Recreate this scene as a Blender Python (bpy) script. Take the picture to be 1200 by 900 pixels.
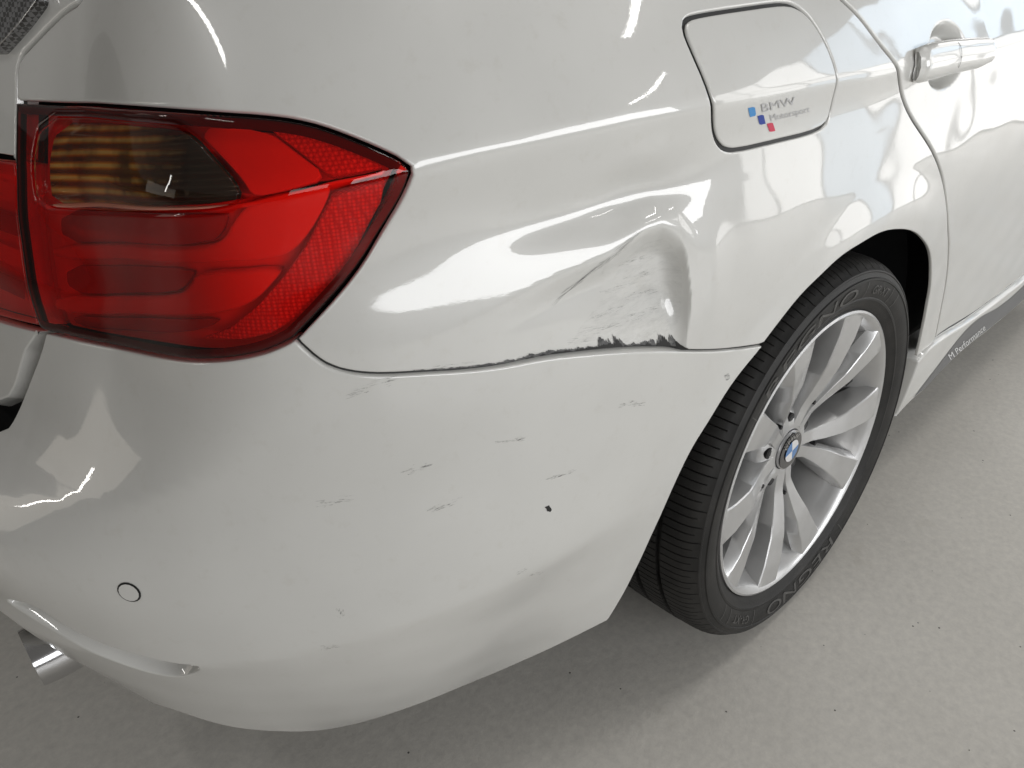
import bpy, bmesh, math, random
import numpy as np
from mathutils import Vector, Matrix
from mathutils.geometry import delaunay_2d_cdt
random.seed(7); rng = np.random.default_rng(7)
for o in list(bpy.data.objects): bpy.data.objects.remove(o)
scene = bpy.context.scene; COL = scene.collection
rad = math.radians
# ---------------------------------------------------------------- camera
cam = bpy.data.cameras.new('camera'); cam_o = bpy.data.objects.new('camera', cam); COL.objects.link(cam_o)
yaw, pitch, roll, FPX = .724, .539, -.04, 880.4
f = Vector((math.sin(yaw)*math.cos(pitch), math.cos(yaw)*math.cos(pitch), -math.sin(pitch)))
r = Vector((math.cos(yaw), -math.sin(yaw), 0)); u = r.cross(f)
rr = math.cos(roll)*r+math.sin(roll)*u; uu = -math.sin(roll)*r+math.cos(roll)*u
cam_o.matrix_world = Matrix(((rr.x, uu.x, -f.x, -.99), (rr.y, uu.y, -f.y, -.397), (rr.z, uu.z, -f.z, 1.058), (0, 0, 0, 1)))
cam.sensor_width = 36; cam.lens = 36*FPX/1200; cam.clip_start = .02; cam.clip_end = 200
scene.camera = cam_o
# ---------------------------------------------------------------- light: a bright workshop, open to daylight ahead of the car
world = bpy.data.worlds.new('World'); scene.world = world; world.use_nodes = True
bg = world.node_tree.nodes['Background']; bg.inputs[0].default_value = (1.0, .95, .87, 1); bg.inputs[1].default_value = .04
def area(name, loc, look, sx, sy, power, col=(1, 1, 1)):
    l = bpy.data.lights.new(name, 'AREA'); l.shape = 'RECTANGLE'; l.size = sx; l.size_y = sy; l.energy = power; l.color = col
    o = bpy.data.objects.new(name, l); COL.objects.link(o); o.location = loc
    d = Vector(look)-Vector(loc); o.rotation_euler = d.to_track_quat('-Z', 'Y').to_euler(); return o
def lamp(name, c, look, sx, sy, L, col=(1, 1, 1)): return area(name, c, look, sx, sy, L*sx*sy*math.pi, col)
lamp('overhead_fill', (.95, -.50, 3.6), (.95, -.50, 0), 1.7, .6, 4.5, (1, .975, .94))  # added fill light, brightens the open floor from above
lamp('ceiling_glow', (0, 1.0, 3.5), (0, 1.0, 0), 22, 20, .075, (1, .975, .93))
lamp('side_window', (.6, -4.6, 1.48), (.6, 0, 1.48), 6.8, 1.25, 5.0, (.98, .99, 1))
PANE = random.Random(5)
for i in range(7):
    for j, (z, h) in enumerate(((.42, .78), (1.30, .86), (2.24, .90))):
        c = (.70, .85, 1) if (i, j) in ((3, 2), (4, 2), (2, 0), (5, 1)) else (1, .99, .97)
        lamp('front_window', (5.4, -4.3+.72*i, z), (0, -4.3+.72*i, z), .66, h, PANE.uniform(1.35, 2.3), c)
lamp('rear_lamp_fill', (-4.6, -4.3, 1.6), (-.8, .1, .9), 1.7, 1.2, 2.4, (1, .98, .95))  # added fill light to brighten the tail lamp
lamp('rear_shelf_fill', (-7.0, 4.6, 1.7), (0, .5, .8), 2.6, 1.5, .6, (1, .92, .80))  # added weak fill to lighten the rear bumper shelf
lamp('ceiling_tube', (-6.2, 3.6, 2.4), (-.9, .3, .6), .10, 1.6, 14, (1, .97, .92))
for x, y in ((-2.2, .72), (2.75, -3.0), (1.75, -1.1)):
    lamp('ceiling_tube', (x, y, 2.9), (x, y, 0), .09, 1.1, 14, (1, .98, .95))

scene.view_settings.view_transform = 'Standard'; scene.view_settings.look = 'None'
scene.view_settings.exposure = .20; scene.view_settings.gamma = 1
scene.render.engine = 'CYCLES'
scene.cycles.max_bounces = 10; scene.cycles.transparent_max_bounces = 12
# ---------------------------------------------------------------- outlines on the body, (s, z) in metres
D = {
 'seam': [[-0.7866,0.7942],[-0.7803,0.7862],[-0.7737,0.7781],[-0.766,0.7713],[-0.7568,0.7663],[-0.7469,0.7625],[-0.7366,0.7597],[-0.7261,0.7575],[-0.7154,0.7557],[-0.7044,0.754],[-0.6933,0.7522],[-0.6819,0.7501],[-0.6703,0.7478],[-0.6585,0.7455],[-0.6463,0.7432],[-0.6338,0.741],[-0.621,0.739],[-0.6078,0.7373],[-0.5943,0.7358],[-0.5804,0.7337],[-0.566,0.7309],[-0.5511,0.7276],[-0.5357,0.7239],[-0.5197,0.72],[-0.503,0.7155],[-0.4856,0.7105],[-0.4673,0.7048],[-0.448,0.6983],[-0.4275,0.691],[-0.4057,0.6828],[-0.3825,0.6738],[-0.3578,0.6646],[-0.3317,0.6555],[-0.3054,0.6476],[-0.2826,0.6427],[-0.2598,0.6383]],
 'lamp_top': [[-1.1375,0.9448],[-1.0426,0.9483],[-0.9425,0.9542],[-0.8352,0.9585],[-0.7849,0.9557],[-0.7486,0.95],[-0.7205,0.9396],[-0.6986,0.9286],[-0.6867,0.9207],[-0.682,0.9156]],
 'lamp_side': [[-0.6813,0.9113],[-0.6874,0.8979],[-0.706,0.8719],[-0.7257,0.8481],[-0.749,0.8263],[-0.7719,0.807],[-0.7865,0.7949]],
 'lamp_bottom': [[-0.7887,0.7937],[-0.7978,0.7897],[-0.8071,0.7862],[-0.8168,0.7833],[-0.8269,0.7809],[-0.8374,0.7786],[-0.8484,0.7763],[-0.8599,0.7741],[-0.872,0.772],[-0.8848,0.77],[-0.8985,0.7681],[-0.9133,0.7663],[-0.9293,0.7643],[-0.9467,0.7622],[-0.9652,0.76],[-0.9843,0.758],[-1.0033,0.7565],[-1.0228,0.7553],[-1.0437,0.7538],[-1.0661,0.7523],[-1.0897,0.7505],[-1.1147,0.7486]],
 'lamp_in': [[-1.1236,0.7509],[-1.1392,0.7761],[-1.1492,0.8126],[-1.1532,0.8462],[-1.1412,0.8964],[-1.1392,0.9339]],
 'trunk_seam': [[-1.1376,0.9489],[-1.1385,0.9623],[-1.1356,0.9738],[-1.1173,0.9854],[-1.089,0.9969],[-1.0608,1.0071],[-1.0315,1.0161],[-1.0093,1.0208]],
 'arch_q': [[-0.26,0.6394],[-0.1954,0.6805],[-0.1608,0.693],[-0.1176,0.7051],[-0.0721,0.709],[-0.0209,0.7099],[0.0362,0.7002],[0.0898,0.6844],[0.1609,0.651],[0.2318,0.6084],[0.2909,0.5622],[0.3361,0.5112],[0.3729,0.4473],[0.4151,0.3652],[0.4339,0.3217]],
 'arch_b': [[-0.2596,0.636],[-0.2723,0.6283],[-0.2845,0.6202],[-0.296,0.6117],[-0.3066,0.6025],[-0.3164,0.5925],[-0.3254,0.5819],[-0.3341,0.5709],[-0.3427,0.5598],[-0.3512,0.5486],[-0.3591,0.5368],[-0.3662,0.5241],[-0.3725,0.5105],[-0.3782,0.4961],[-0.3832,0.4809],[-0.3877,0.4648],[-0.3919,0.448],[-0.3958,0.4305],[-0.3996,0.4125],[-0.4034,0.394],[-0.406,0.3734],[-0.4072,0.3503],[-0.4082,0.3261],[-0.4111,0.3034],[-0.4159,0.2825],[-0.421,0.2612],[-0.4264,0.2395]],
 'bottom': [[-0.4264,0.2395],[-0.4405,0.2368],[-0.4538,0.2329],[-0.4666,0.2281],[-0.479,0.2225],[-0.4912,0.2163],[-0.5032,0.2095],[-0.5152,0.2024],[-0.5274,0.1951],[-0.5398,0.1877],[-0.5525,0.1804],[-0.5658,0.1737],[-0.58,0.1684],[-0.5957,0.166],[-0.6137,0.1696],[-0.6336,0.1793],[-0.6522,0.1862],[-0.6697,0.1904],[-0.6866,0.1933],[-0.7032,0.1947],[-0.7195,0.1946],[-0.7358,0.1933],[-0.7522,0.191],[-0.769,0.1876],[-0.786,0.1829],[-0.8035,0.1772],[-0.8213,0.1722],[-0.8392,0.1683],[-0.8569,0.1662],[-0.8739,0.1667],[-0.8896,0.1705],[-0.904,0.177],[-0.9171,0.1852],[-0.9295,0.1942],[-0.9414,0.2031],[-0.9534,0.2108],[-0.9655,0.2179],[-0.9775,0.2245],[-0.9894,0.2308],[-1.0009,0.2374],[-1.012,0.2446],[-1.0223,0.2527],[-1.0322,0.2613],[-1.0424,0.2692],[-1.0537,0.2752],[-1.0677,0.2778],[-1.0861,0.275],[-1.1206,0.255],[-1.1282,0.2643],[-1.1346,0.275],[-1.1384,0.2887],[-1.1475,0.2969],[-1.155,0.307],[-1.155,0.3242],[-1.165,0.3316],[-1.17,0.3436],[-1.1733,0.3567],[-1.1674,0.3775],[-1.1661,0.3935],[-1.168,0.4063],[-1.1714,0.4176],[-1.1758,0.4278],[-1.1844,0.4343],[-1.1966,0.438],[-1.2103,0.4406]],
 'bump_in': [[-1.115,0.7462],[-1.1254,0.7295],[-1.1629,0.6795],[-1.178,0.6513]],
 'fuel': [[-0.3806,0.9846],[-0.3718,0.9889],[-0.3521,0.9901],[-0.295,0.9904],[-0.2307,0.9899],[-0.204,0.9884],[-0.1862,0.9839],[-0.1704,0.9744],[-0.1581,0.959],[-0.1473,0.9377],[-0.1436,0.9161],[-0.1407,0.8952],[-0.1402,0.8724],[-0.1492,0.862],[-0.1837,0.8597],[-0.2554,0.8634],[-0.3192,0.8664],[-0.3395,0.8709],[-0.3545,0.8825],[-0.3645,0.8977],[-0.3722,0.9203],[-0.3754,0.941],[-0.3815,0.9635],[-0.384,0.9779]],
 'door': [[-0.09,0.9829],[-0.0615,0.9631],[-0.0264,0.9323],[0.0023,0.9088],[0.03,0.8795],[0.0609,0.8467],[0.1074,0.8098],[0.1589,0.7692],[0.2038,0.7265],[0.262,0.6627],[0.3689,0.5647],[0.4168,0.5089],[0.4561,0.4436],[0.5056,0.342]],
 'sill_top': [[0.435,0.3202],[0.4697,0.3326],[0.5114,0.3349],[0.6765,0.3179],[0.8614,0.3053],[1.049,0.2988]],
 'sill_bot': [[0.4443,0.1776],[0.4843,0.1923],[0.5534,0.1959],[0.6495,0.2141],[0.8762,0.211],[1.1935,0.1939]],
 'sill_grey': [[0.4843,0.1923],[0.5344,0.2246],[0.605,0.2635],[0.6612,0.2901],[0.7355,0.3005],[0.8938,0.2785],[1.0779,0.2778]],
 'trunk_low': [[-1.126,0.7473],[-1.22,0.7468]],
 'inner_lamp_top': [[-1.1444,0.8954],[-1.1786,0.8948]],
 'inner_lamp_out': [[-1.1426,0.8948],[-1.1552,0.846],[-1.1515,0.8123],[-1.1422,0.7756],[-1.1267,0.7495]],
 'spoiler': [[-1.1742,0.9809],[-1.1574,0.9813],[-1.1426,0.9869],[-1.1031,1.0038],[-1.0705,1.0199]],
 'slot_top': [[-1.1697,0.4803],[-1.1486,0.489],[-1.1317,0.4946],[-1.1186,0.4965],[-1.1092,0.4946],[-1.1022,0.49],[-1.0961,0.4843],[-1.0895,0.4791],[-1.0823,0.4746],[-1.0747,0.4706],[-1.0667,0.4671],[-1.0586,0.4638],[-1.0504,0.4607],[-1.0419,0.4581],[-1.0332,0.4558],[-1.0244,0.454],[-1.0155,0.4524],[-1.0067,0.4508],[-0.998,0.4491],[-0.9894,0.4474],[-0.9809,0.4457],[-0.9723,0.4442],[-0.9638,0.4429],[-0.955,0.4422],[-0.9462,0.4419]],
 'slot_bot': [[-0.9559,0.4268],[-0.9691,0.4176],[-0.9815,0.4117],[-0.9924,0.4098],[-1.0022,0.4105],[-1.0112,0.4125],[-1.0197,0.4153],[-1.0278,0.4188],[-1.0357,0.4225],[-1.0435,0.4262],[-1.0511,0.4303],[-1.0585,0.4347],[-1.066,0.439],[-1.0738,0.4433],[-1.0816,0.4476],[-1.0894,0.4519],[-1.0976,0.456],[-1.1063,0.4594],[-1.1155,0.4624],[-1.1249,0.4652],[-1.1343,0.4681],[-1.1437,0.4711],[-1.1533,0.4742]],
 'sensor': [[-0.984,0.548],[-0.9915,0.5533],[-0.9776,0.5423],[-0.9894,0.5391],[-0.9789,0.5563]],
 'handle_cup': [[0.1825,0.8991],[0.1178,0.9003],[0.2536,0.8956],[0.2059,0.9368],[0.1925,0.857]],
 'handle': [[0.0607,0.9163],[0.0695,0.922],[0.1668,0.914],[0.2827,0.9069],[0.324,0.9003],[0.3408,0.8897],[0.3288,0.8772],[0.2631,0.8723],[0.1805,0.877],[0.1275,0.8776],[0.0766,0.8829],[0.0571,0.8975]],
 'handle_split': [[0.1715,0.9136],[0.1826,0.8767]],
 'sq1': [[-0.3133,0.9067],[-0.3021,0.9064],[-0.2953,0.8968],[-0.3058,0.8969]],
 'sq2': [[-0.2929,0.896],[-0.2823,0.8958],[-0.2743,0.8856],[-0.285,0.8858]],
 'sq3': [[-0.272,0.8849],[-0.2614,0.8847],[-0.2532,0.8748],[-0.2639,0.8753]],
 'txt_bmw': [[-0.2854,0.8983],[-0.2235,0.8968],[-0.2296,0.9054]],
 'txt_ms': [[-0.2651,0.8863],[-0.1891,0.8837],[-0.1941,0.8906]],
 'txt_perf': [[0.6599,0.2321],[0.8627,0.2316],[0.8174,0.2636]],
 'dent_pts': [[-0.4504,0.8254],[-0.5134,0.8181],[-0.5677,0.8227],[-0.4138,0.803],[-0.4161,0.6976],[-0.4113,0.7519],[-0.7028,0.7597],[-0.6429,0.7679],[-0.4725,0.8524],[-0.5162,0.8586],[-0.4023,0.84],[-0.5699,0.741],[-0.3726,0.7497]],
 'L_amber': [[-1.0814,0.9344],[-0.9487,0.9432],[-0.8577,0.9494],[-0.8365,0.9426],[-0.8197,0.9271],[-0.808,0.9145],[-0.8053,0.9045],[-0.8206,0.8983],[-0.8802,0.8911],[-0.9953,0.8719],[-1.1005,0.8626],[-1.0997,0.8921]],
 'L_smooth_red': [[-0.8449,0.9508],[-0.784,0.9509],[-0.7607,0.9335],[-0.7412,0.9171],[-0.7715,0.9106],[-0.8003,0.9045],[-0.804,0.9158],[-0.8172,0.9294]],
 'L_reflector_top': [[-0.7795,0.9497],[-0.7498,0.9459],[-0.719,0.9335],[-0.6986,0.9193],[-0.7386,0.9165],[-0.7588,0.934]],
 'L_reflector_side': [[-0.6998,0.9051],[-0.7043,0.888],[-0.7262,0.8586],[-0.751,0.8338],[-0.7811,0.8106],[-0.8055,0.7981],[-0.8325,0.7921],[-0.8743,0.7884],[-0.8439,0.8002],[-0.8157,0.8186],[-0.7886,0.8409],[-0.764,0.8649],[-0.7394,0.8976]],
 'L_bar1': [[-1.1143,0.8266],[-0.9603,0.8458],[-0.854,0.8617],[-0.8341,0.8695],[-0.8247,0.8813],[-0.8049,0.8972],[-0.742,0.9125],[-0.7409,0.898],[-0.7552,0.8771],[-0.7714,0.8622],[-0.7882,0.8532],[-0.8488,0.851],[-0.9655,0.8323],[-1.116,0.8139]],
 'L_bar2': [[-1.1173,0.7808],[-0.9891,0.7986],[-0.9007,0.8166],[-0.8798,0.8292],[-0.8687,0.8416],[-0.7859,0.8479],[-0.7972,0.8369],[-0.8166,0.8228],[-0.8425,0.8121],[-0.9117,0.7976],[-1.0066,0.7796],[-1.1176,0.7648]],
 'L_recess1': [[-1.1072,0.8563],[-0.9662,0.8716],[-0.8296,0.8881],[-0.8389,0.873],[-0.8542,0.8625],[-0.9777,0.8432],[-1.1107,0.8291]],
 'L_recess2': [[-1.1058,0.8106],[-0.9836,0.8243],[-0.8798,0.8406],[-0.8924,0.8265],[-0.9139,0.8144],[-1.0024,0.7979],[-1.102,0.785]],
 'L_recess3': [[-1.0995,0.7646],[-1.0068,0.7762],[-0.9191,0.7922],[-0.8596,0.8039],[-0.8817,0.7909],[-0.9419,0.7752],[-1.024,0.7632],[-1.094,0.7563]],
 'L_rib_line': [[-1.0991,0.8631],[-0.8699,0.8931],[-0.8027,0.9001],[-0.739,0.9129],[-0.6998,0.9157],[-0.7002,0.9129],[-0.7395,0.9095],[-0.8034,0.8967],[-0.8708,0.8904],[-1.0969,0.8589]],
 'bump_marks': {"scuff":[[[-0.7579,0.7455],[-0.745,0.7511],[-0.7313,0.7525],[-0.7124,0.7511],[-0.7252,0.7476],[-0.7427,0.7439]],[[-0.8003,0.6397],[-0.7853,0.6429],[-0.7694,0.6418],[-0.7719,0.6346],[-0.7867,0.6337]],[[-0.7249,0.6563],[-0.7118,0.6613],[-0.6981,0.6611],[-0.6986,0.6544],[-0.714,0.6532]],[[-0.7051,0.6091],[-0.6881,0.6115],[-0.6725,0.6121],[-0.6745,0.6077],[-0.6887,0.6047],[-0.7032,0.6045]],[[-0.6381,0.6633],[-0.6185,0.662],[-0.6035,0.6593],[-0.6062,0.6564],[-0.6255,0.6587]],[[-0.5801,0.5974],[-0.5598,0.5968],[-0.5427,0.5922],[-0.5597,0.5935],[-0.5751,0.594]],[[-0.4958,0.6516],[-0.4772,0.6491],[-0.4594,0.6406],[-0.4742,0.6426]],[[-0.616,0.4857],[-0.6078,0.4889],[-0.6013,0.4851],[-0.6075,0.482]],[[-0.5976,0.4704],[-0.5862,0.4683],[-0.5764,0.4602],[-0.5863,0.4592]],[[-0.7981,0.5099],[-0.7928,0.5133],[-0.7934,0.5039],[-0.7989,0.4992]],[[-0.8224,0.4591],[-0.8135,0.4626],[-0.8052,0.4574],[-0.8149,0.4541]]],"chip":[[[-0.5818,0.5627],[-0.5767,0.5636],[-0.5724,0.5557],[-0.5744,0.5521],[-0.5797,0.5559]]],"grime":[[[-0.3237,0.6198],[-0.3172,0.6219],[-0.3125,0.6138],[-0.3188,0.6104]]]},
 'quarter_marks': {"chips":[[[-0.5164,0.7193],[-0.5082,0.7215],[-0.5041,0.7273],[-0.5,0.7304],[-0.4957,0.7264],[-0.4926,0.7289],[-0.4882,0.7239],[-0.4839,0.7261],[-0.4824,0.7148],[-0.4845,0.7108]],[[-0.4608,0.7093],[-0.4515,0.7099],[-0.446,0.7146],[-0.4397,0.7096],[-0.4364,0.7142],[-0.4287,0.7087],[-0.4255,0.7143],[-0.4179,0.7128],[-0.4129,0.7024],[-0.4145,0.6951],[-0.4218,0.6927],[-0.4384,0.6967],[-0.4545,0.7033]],[[-0.6035,0.7388],[-0.5991,0.7407],[-0.5966,0.7384],[-0.5896,0.7395],[-0.5844,0.7371],[-0.5791,0.738],[-0.572,0.735],[-0.5656,0.7355],[-0.5721,0.7333],[-0.5881,0.7349]],[[-0.5592,0.7314],[-0.5535,0.7343],[-0.5499,0.7306],[-0.5422,0.7299],[-0.5344,0.7291],[-0.5286,0.7255],[-0.5205,0.7211],[-0.5325,0.7232]],[[-0.4822,0.7101],[-0.4711,0.71],[-0.4606,0.7073],[-0.4592,0.703],[-0.4708,0.7052]]],"scuffs":[[[-0.5614,0.7832],[-0.5369,0.793],[-0.511,0.8041],[-0.4841,0.8145],[-0.4551,0.8233],[-0.4791,0.8134],[-0.5087,0.8005],[-0.5336,0.7899],[-0.5572,0.7806]],[[-0.5315,0.7545],[-0.4858,0.7546],[-0.4752,0.7506],[-0.517,0.7502]],[[-0.5416,0.7459],[-0.502,0.7406],[-0.4862,0.7349],[-0.5224,0.7392]],[[-0.5081,0.7747],[-0.4707,0.7728],[-0.4601,0.7682],[-0.4983,0.7713]],[[-0.4822,0.7941],[-0.4531,0.7933],[-0.4424,0.789],[-0.4721,0.79]],[[-0.4767,0.7784],[-0.4435,0.7778],[-0.4347,0.7722],[-0.4662,0.774]],[[-0.556,0.7418],[-0.5303,0.7382],[-0.5205,0.7334],[-0.542,0.7358]],[[-0.478,0.7607],[-0.4401,0.7576],[-0.4284,0.7507],[-0.4674,0.7543]],[[-0.4829,0.7417],[-0.4425,0.7382],[-0.4303,0.7298],[-0.472,0.7349]],[[-0.6856,0.7558],[-0.6599,0.754],[-0.6512,0.7501],[-0.6751,0.7524]]]},
 'CREASE': [[-2.0,-0.7943,-0.7333,-0.6762,-0.6275,-0.5486,-0.4757,-0.3771,-0.2816,-0.1495,-0.004,0.1332,0.3201,2.4],[0.895,0.9045,0.9098,0.9145,0.9181,0.9203,0.9209,0.9196,0.9162,0.9112,0.9053,0.8988,0.8918,0.885]],
 'LOWC': [[-2.0,-0.9395,-0.8958,-0.8521,-0.8086,-0.7428,-0.6746,-0.5924,-0.5143,2.4],[0.4,0.4433,0.4488,0.4552,0.4622,0.4688,0.4737,0.4762,0.4767,0.46]],
 'SHELF': [[-2.0,-1.1407,-1.0683,-1.0057,-0.9501,-0.8993,-0.8509,-0.8033,2.4],[0.575,0.6099,0.6198,0.6305,0.6443,0.6639,0.6908,0.723,0.72]],
}
CREASE, LOWC, SHELF = (np.array(D[k]) for k in ('CREASE', 'LOWC', 'SHELF'))
# ---------------------------------------------------------------- body surface
# s: metres along the flank, 0 at the rear axle, negative towards the tail and round the corner; z: height
class NatSpline:
    def __init__(self, x, y):
        x = np.asarray(x, float); y = np.asarray(y, float); n = len(x)
        h = np.diff(x); A = np.eye(n); B = np.zeros_like(y)
        for i in range(1, n-1):
            A[i, i-1] = h[i-1]; A[i, i] = 2*(h[i-1]+h[i]); A[i, i+1] = h[i]
            B[i] = 6*((y[i+1]-y[i])/h[i]-(y[i]-y[i-1])/h[i-1])
        self.x, self.y, self.m = x, y, np.linalg.solve(A, B)
    def __call__(self, t):
        x, y, m = self.x, self.y, self.m
        t = np.clip(np.asarray(t, float), x[0], x[-1])
        i = np.clip(np.searchsorted(x, t)-1, 0, len(x)-2)
        h = x[i+1]-x[i]; a = (x[i+1]-t)/h; b = (t-x[i])/h
        sh = (slice(None),)+(None,)*(y.ndim-1)
        if y.ndim > 1: h = h[..., None]; a = a[..., None]; b = b[..., None]
        return a*y[i]+b*y[i+1]+((a**3-a)*m[i]+(b**3-b)*m[i+1])*h*h/6
    def basis(self, t):   # weights so that the value is w @ y (for tensor use)
        n = len(self.x); return NatSpline(self.x, np.eye(n))(t)

PLAN = np.array([(-1.092,1.20),(-1.086,.9),(-1.068,.6),(-1.028,.42),(-.964,.28),(-.868,.165),(-.75,.085),(-.583,.032),(-.43,.012),(-.2,.002),(0,0),(.4,0),(.9,-.002),(1.6,0.0),(2.4,.004)])
_d = np.concatenate([[0], np.cumsum(np.hypot(*np.diff(PLAN, axis=0).T))])
_pl = NatSpline(_d, PLAN)
_u = np.linspace(0, _d[-1], 1500); _p = _pl(_u)
_a = np.concatenate([[0], np.cumsum(np.hypot(*np.diff(_p, axis=0).T))])
_a -= np.interp(0, _p[:, 0], _a)
_t = np.gradient(_p, _a, axis=0); _t /= np.linalg.norm(_t, axis=1)[:, None]
def plan(s):
    s = np.asarray(s, float)
    P = np.stack([np.interp(s, _a, _p[:, k]) for k in (0, 1)], -1)
    T = np.stack([np.interp(s, _a, _t[:, k]) for k in (0, 1)], -1)
    T /= np.linalg.norm(T, axis=-1)[..., None]
    N = np.stack([T[..., 1], -T[..., 0]], -1)      # outward
    return P, N
SK = np.array([-1.95,-1.35,-1.19,-1.04,-.90,-.76,-.60,-.42,-.2,0,.4,.9,2.4])
ZK = np.array([.12,.18,.25,.32,.40,.48,.57,.65,.71,.75,.79,.83,.87,.905,.96,1.04,1.12])
HT = np.array([   # rows: s, columns: z
 [-0.0500,-0.0350,-0.0220,-0.0120,-0.0040,0.0000,-0.0010,-0.0730,-0.0893,-0.0963,-0.1033,-0.1123,-0.1203,-0.1293,-0.1444,-0.1743,-0.2093],
 [-0.0500,-0.0350,-0.0220,-0.0120,-0.0040,0.0000,-0.0010,-0.0730,-0.0893,-0.0973,-0.1053,-0.1163,-0.1263,-0.1353,-0.1493,-0.1743,-0.2093],
 [-0.0500,-0.0350,-0.0220,-0.0120,-0.0040,0.0000,-0.0010,-0.0620,-0.0773,-0.0873,-0.0963,-0.1083,-0.1183,-0.1273,-0.1413,-0.1633,-0.1963],
 [-0.0250,-0.0180,-0.0120,-0.0080,-0.0040,0.0010,-0.0010,-0.0360,-0.0513,-0.0623,-0.0723,-0.0843,-0.0933,-0.1003,-0.1113,-0.1273,-0.1593],
 [-0.0500,-0.0350,-0.0220,-0.0120,-0.0040,0.0020,0.0000,-0.0100,-0.0176,-0.0256,-0.0326,-0.0387,-0.0427,-0.0447,-0.0477,-0.0577,-0.0897],
 [-0.0500,-0.0350,-0.0220,-0.0120,-0.0040,0.0030,0.0050,0.0030,0.0060,0.0030,-0.0030,-0.0100,-0.0120,-0.0070,-0.0010,-0.0060,-0.0300],
 [-0.0520,-0.0380,-0.0250,-0.0140,-0.0060,0.0040,0.0090,0.0110,0.0120,0.0100,0.0040,-0.0060,-0.0120,-0.0060,0.0060,0.0080,-0.0120],
 [-0.0720,-0.0560,-0.0400,-0.0270,-0.0150,-0.0020,0.0080,0.0130,0.0150,0.0130,0.0070,-0.0020,-0.0090,-0.0050,0.0060,0.0080,-0.0120],
 [-0.0850,-0.0680,-0.0500,-0.0340,-0.0200,-0.0050,0.0070,0.0140,0.0160,0.0140,0.0080,-0.0010,-0.0080,-0.0050,0.0060,0.0080,-0.0120],
 [-0.0850,-0.0650,-0.0450,-0.0330,-0.0220,-0.0090,0.0040,0.0140,0.0160,0.0140,0.0080,-0.0010,-0.0080,-0.0050,0.0060,0.0080,-0.0120],
 [-0.0600,-0.0450,-0.0340,-0.0270,-0.0200,-0.0120,-0.0020,0.0080,0.0100,0.0080,0.0040,-0.0020,-0.0070,-0.0050,0.0060,0.0080,-0.0120],
 [-0.0600,-0.0450,-0.0340,-0.0270,-0.0200,-0.0120,-0.0030,0.0030,0.0020,0.0000,-0.0030,-0.0060,-0.0080,-0.0050,0.0060,0.0080,-0.0120],
 [-0.0600,-0.0450,-0.0340,-0.0270,-0.0200,-0.0120,-0.0030,0.0030,0.0020,0.0000,-0.0030,-0.0060,-0.0080,-0.0050,0.0060,0.0080,-0.0120]])
_bs = NatSpline(SK, np.eye(len(SK))); _bz = NatSpline(ZK, np.eye(len(ZK)))
def soft(d, w): return .5*(d+np.sqrt(d*d+w*w))
def sstep(a, b, x):
    t = np.clip((x-a)/(b-a), 0, 1); return t*t*(3-2*t)
ZC = None     # shoulder crease height zc(s), set below
def offset(s, z):
    s = np.asarray(s, float); z = np.asarray(z, float)
    s, z = np.broadcast_arrays(s, z)
    h = np.einsum('...i,ij,...j->...', _bs(s), HT, _bz(z))
    # shoulder crease: flank turns inward above it
    zc = np.interp(s, CREASE[0], CREASE[1])
    amp = .60*sstep(-1.25, -.72, s)+.10
    h = h-amp*soft(z-zc, .006)
    # wheel-arch flare
    r = np.hypot(s, z-.325)
    h = h+.010*(1-sstep(.385, .455, r))*sstep(.30, .40, z)*(1-.7*sstep(.1,.35,s))
    # bumper: lower chamfer crease and upper shelf crease
    zl = np.interp(s, LOWC[0], LOWC[1])
    h = h-(.28*sstep(-.36, -.62, s))*soft(zl-z, .006)
    zs = np.interp(s, SHELF[0], SHELF[1])
    h = h-.45*sstep(-.80, -1.0, s)*(soft(z-zs, .005)-soft(z-zs-.09, .05))
    return h
def surf(s, z, d=0.0):
    P, N = plan(s); h = offset(s, z)+d
    z = np.broadcast_to(np.asarray(z, float), h.shape)
    return np.concatenate([P+N*h[..., None], z[..., None]], -1)
def surf_n(s, z, e=.0015):
    a = surf(s+e, z)-surf(s-e, z); b = surf(s, z+e)-surf(s, z-e)
    n = np.cross(a, b); return n/np.linalg.norm(n, axis=-1)[..., None]
def surf_d(s, z, d):      # point at distance d along the true normal (d<0: inside)
    return surf(s, z)+surf_n(s, z)*np.asarray(d)[..., None]
# ---------------------------------------------------------------- materials
def mat(name, col=(.8, .8, .8), rough=.5, metal=0, coat=0, coat_r=.03, spec=.5, **k):
    m = bpy.data.materials.new(name); m.use_nodes = True; b = m.node_tree.nodes['Principled BSDF']
    b.inputs['Base Color'].default_value = (*col, 1); b.inputs['Roughness'].default_value = rough; b.inputs['Metallic'].default_value = metal
    b.inputs['Coat Weight'].default_value = coat; b.inputs['Coat Roughness'].default_value = coat_r; b.inputs['Specular IOR Level'].default_value = spec
    return m
def nodes(m): return m.node_tree.nodes, m.node_tree.links, m.node_tree.nodes['Principled BSDF']
def texco(m, scale=(1, 1, 1)):
    n, l, b = nodes(m); t = n.new('ShaderNodeTexCoord'); mp = n.new('ShaderNodeMapping'); mp.inputs['Scale'].default_value = scale
    l.new(t.outputs['Object'], mp.inputs['Vector']); return mp.outputs['Vector']
def noise(m, vec, scale, detail=4, rough=.55, out='Fac'):
    n, l, b = nodes(m); t = n.new('ShaderNodeTexNoise'); t.inputs['Scale'].default_value = scale; t.inputs['Detail'].default_value = detail; t.inputs['Roughness'].default_value = rough
    l.new(vec, t.inputs['Vector']); return t.outputs[out]
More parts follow.
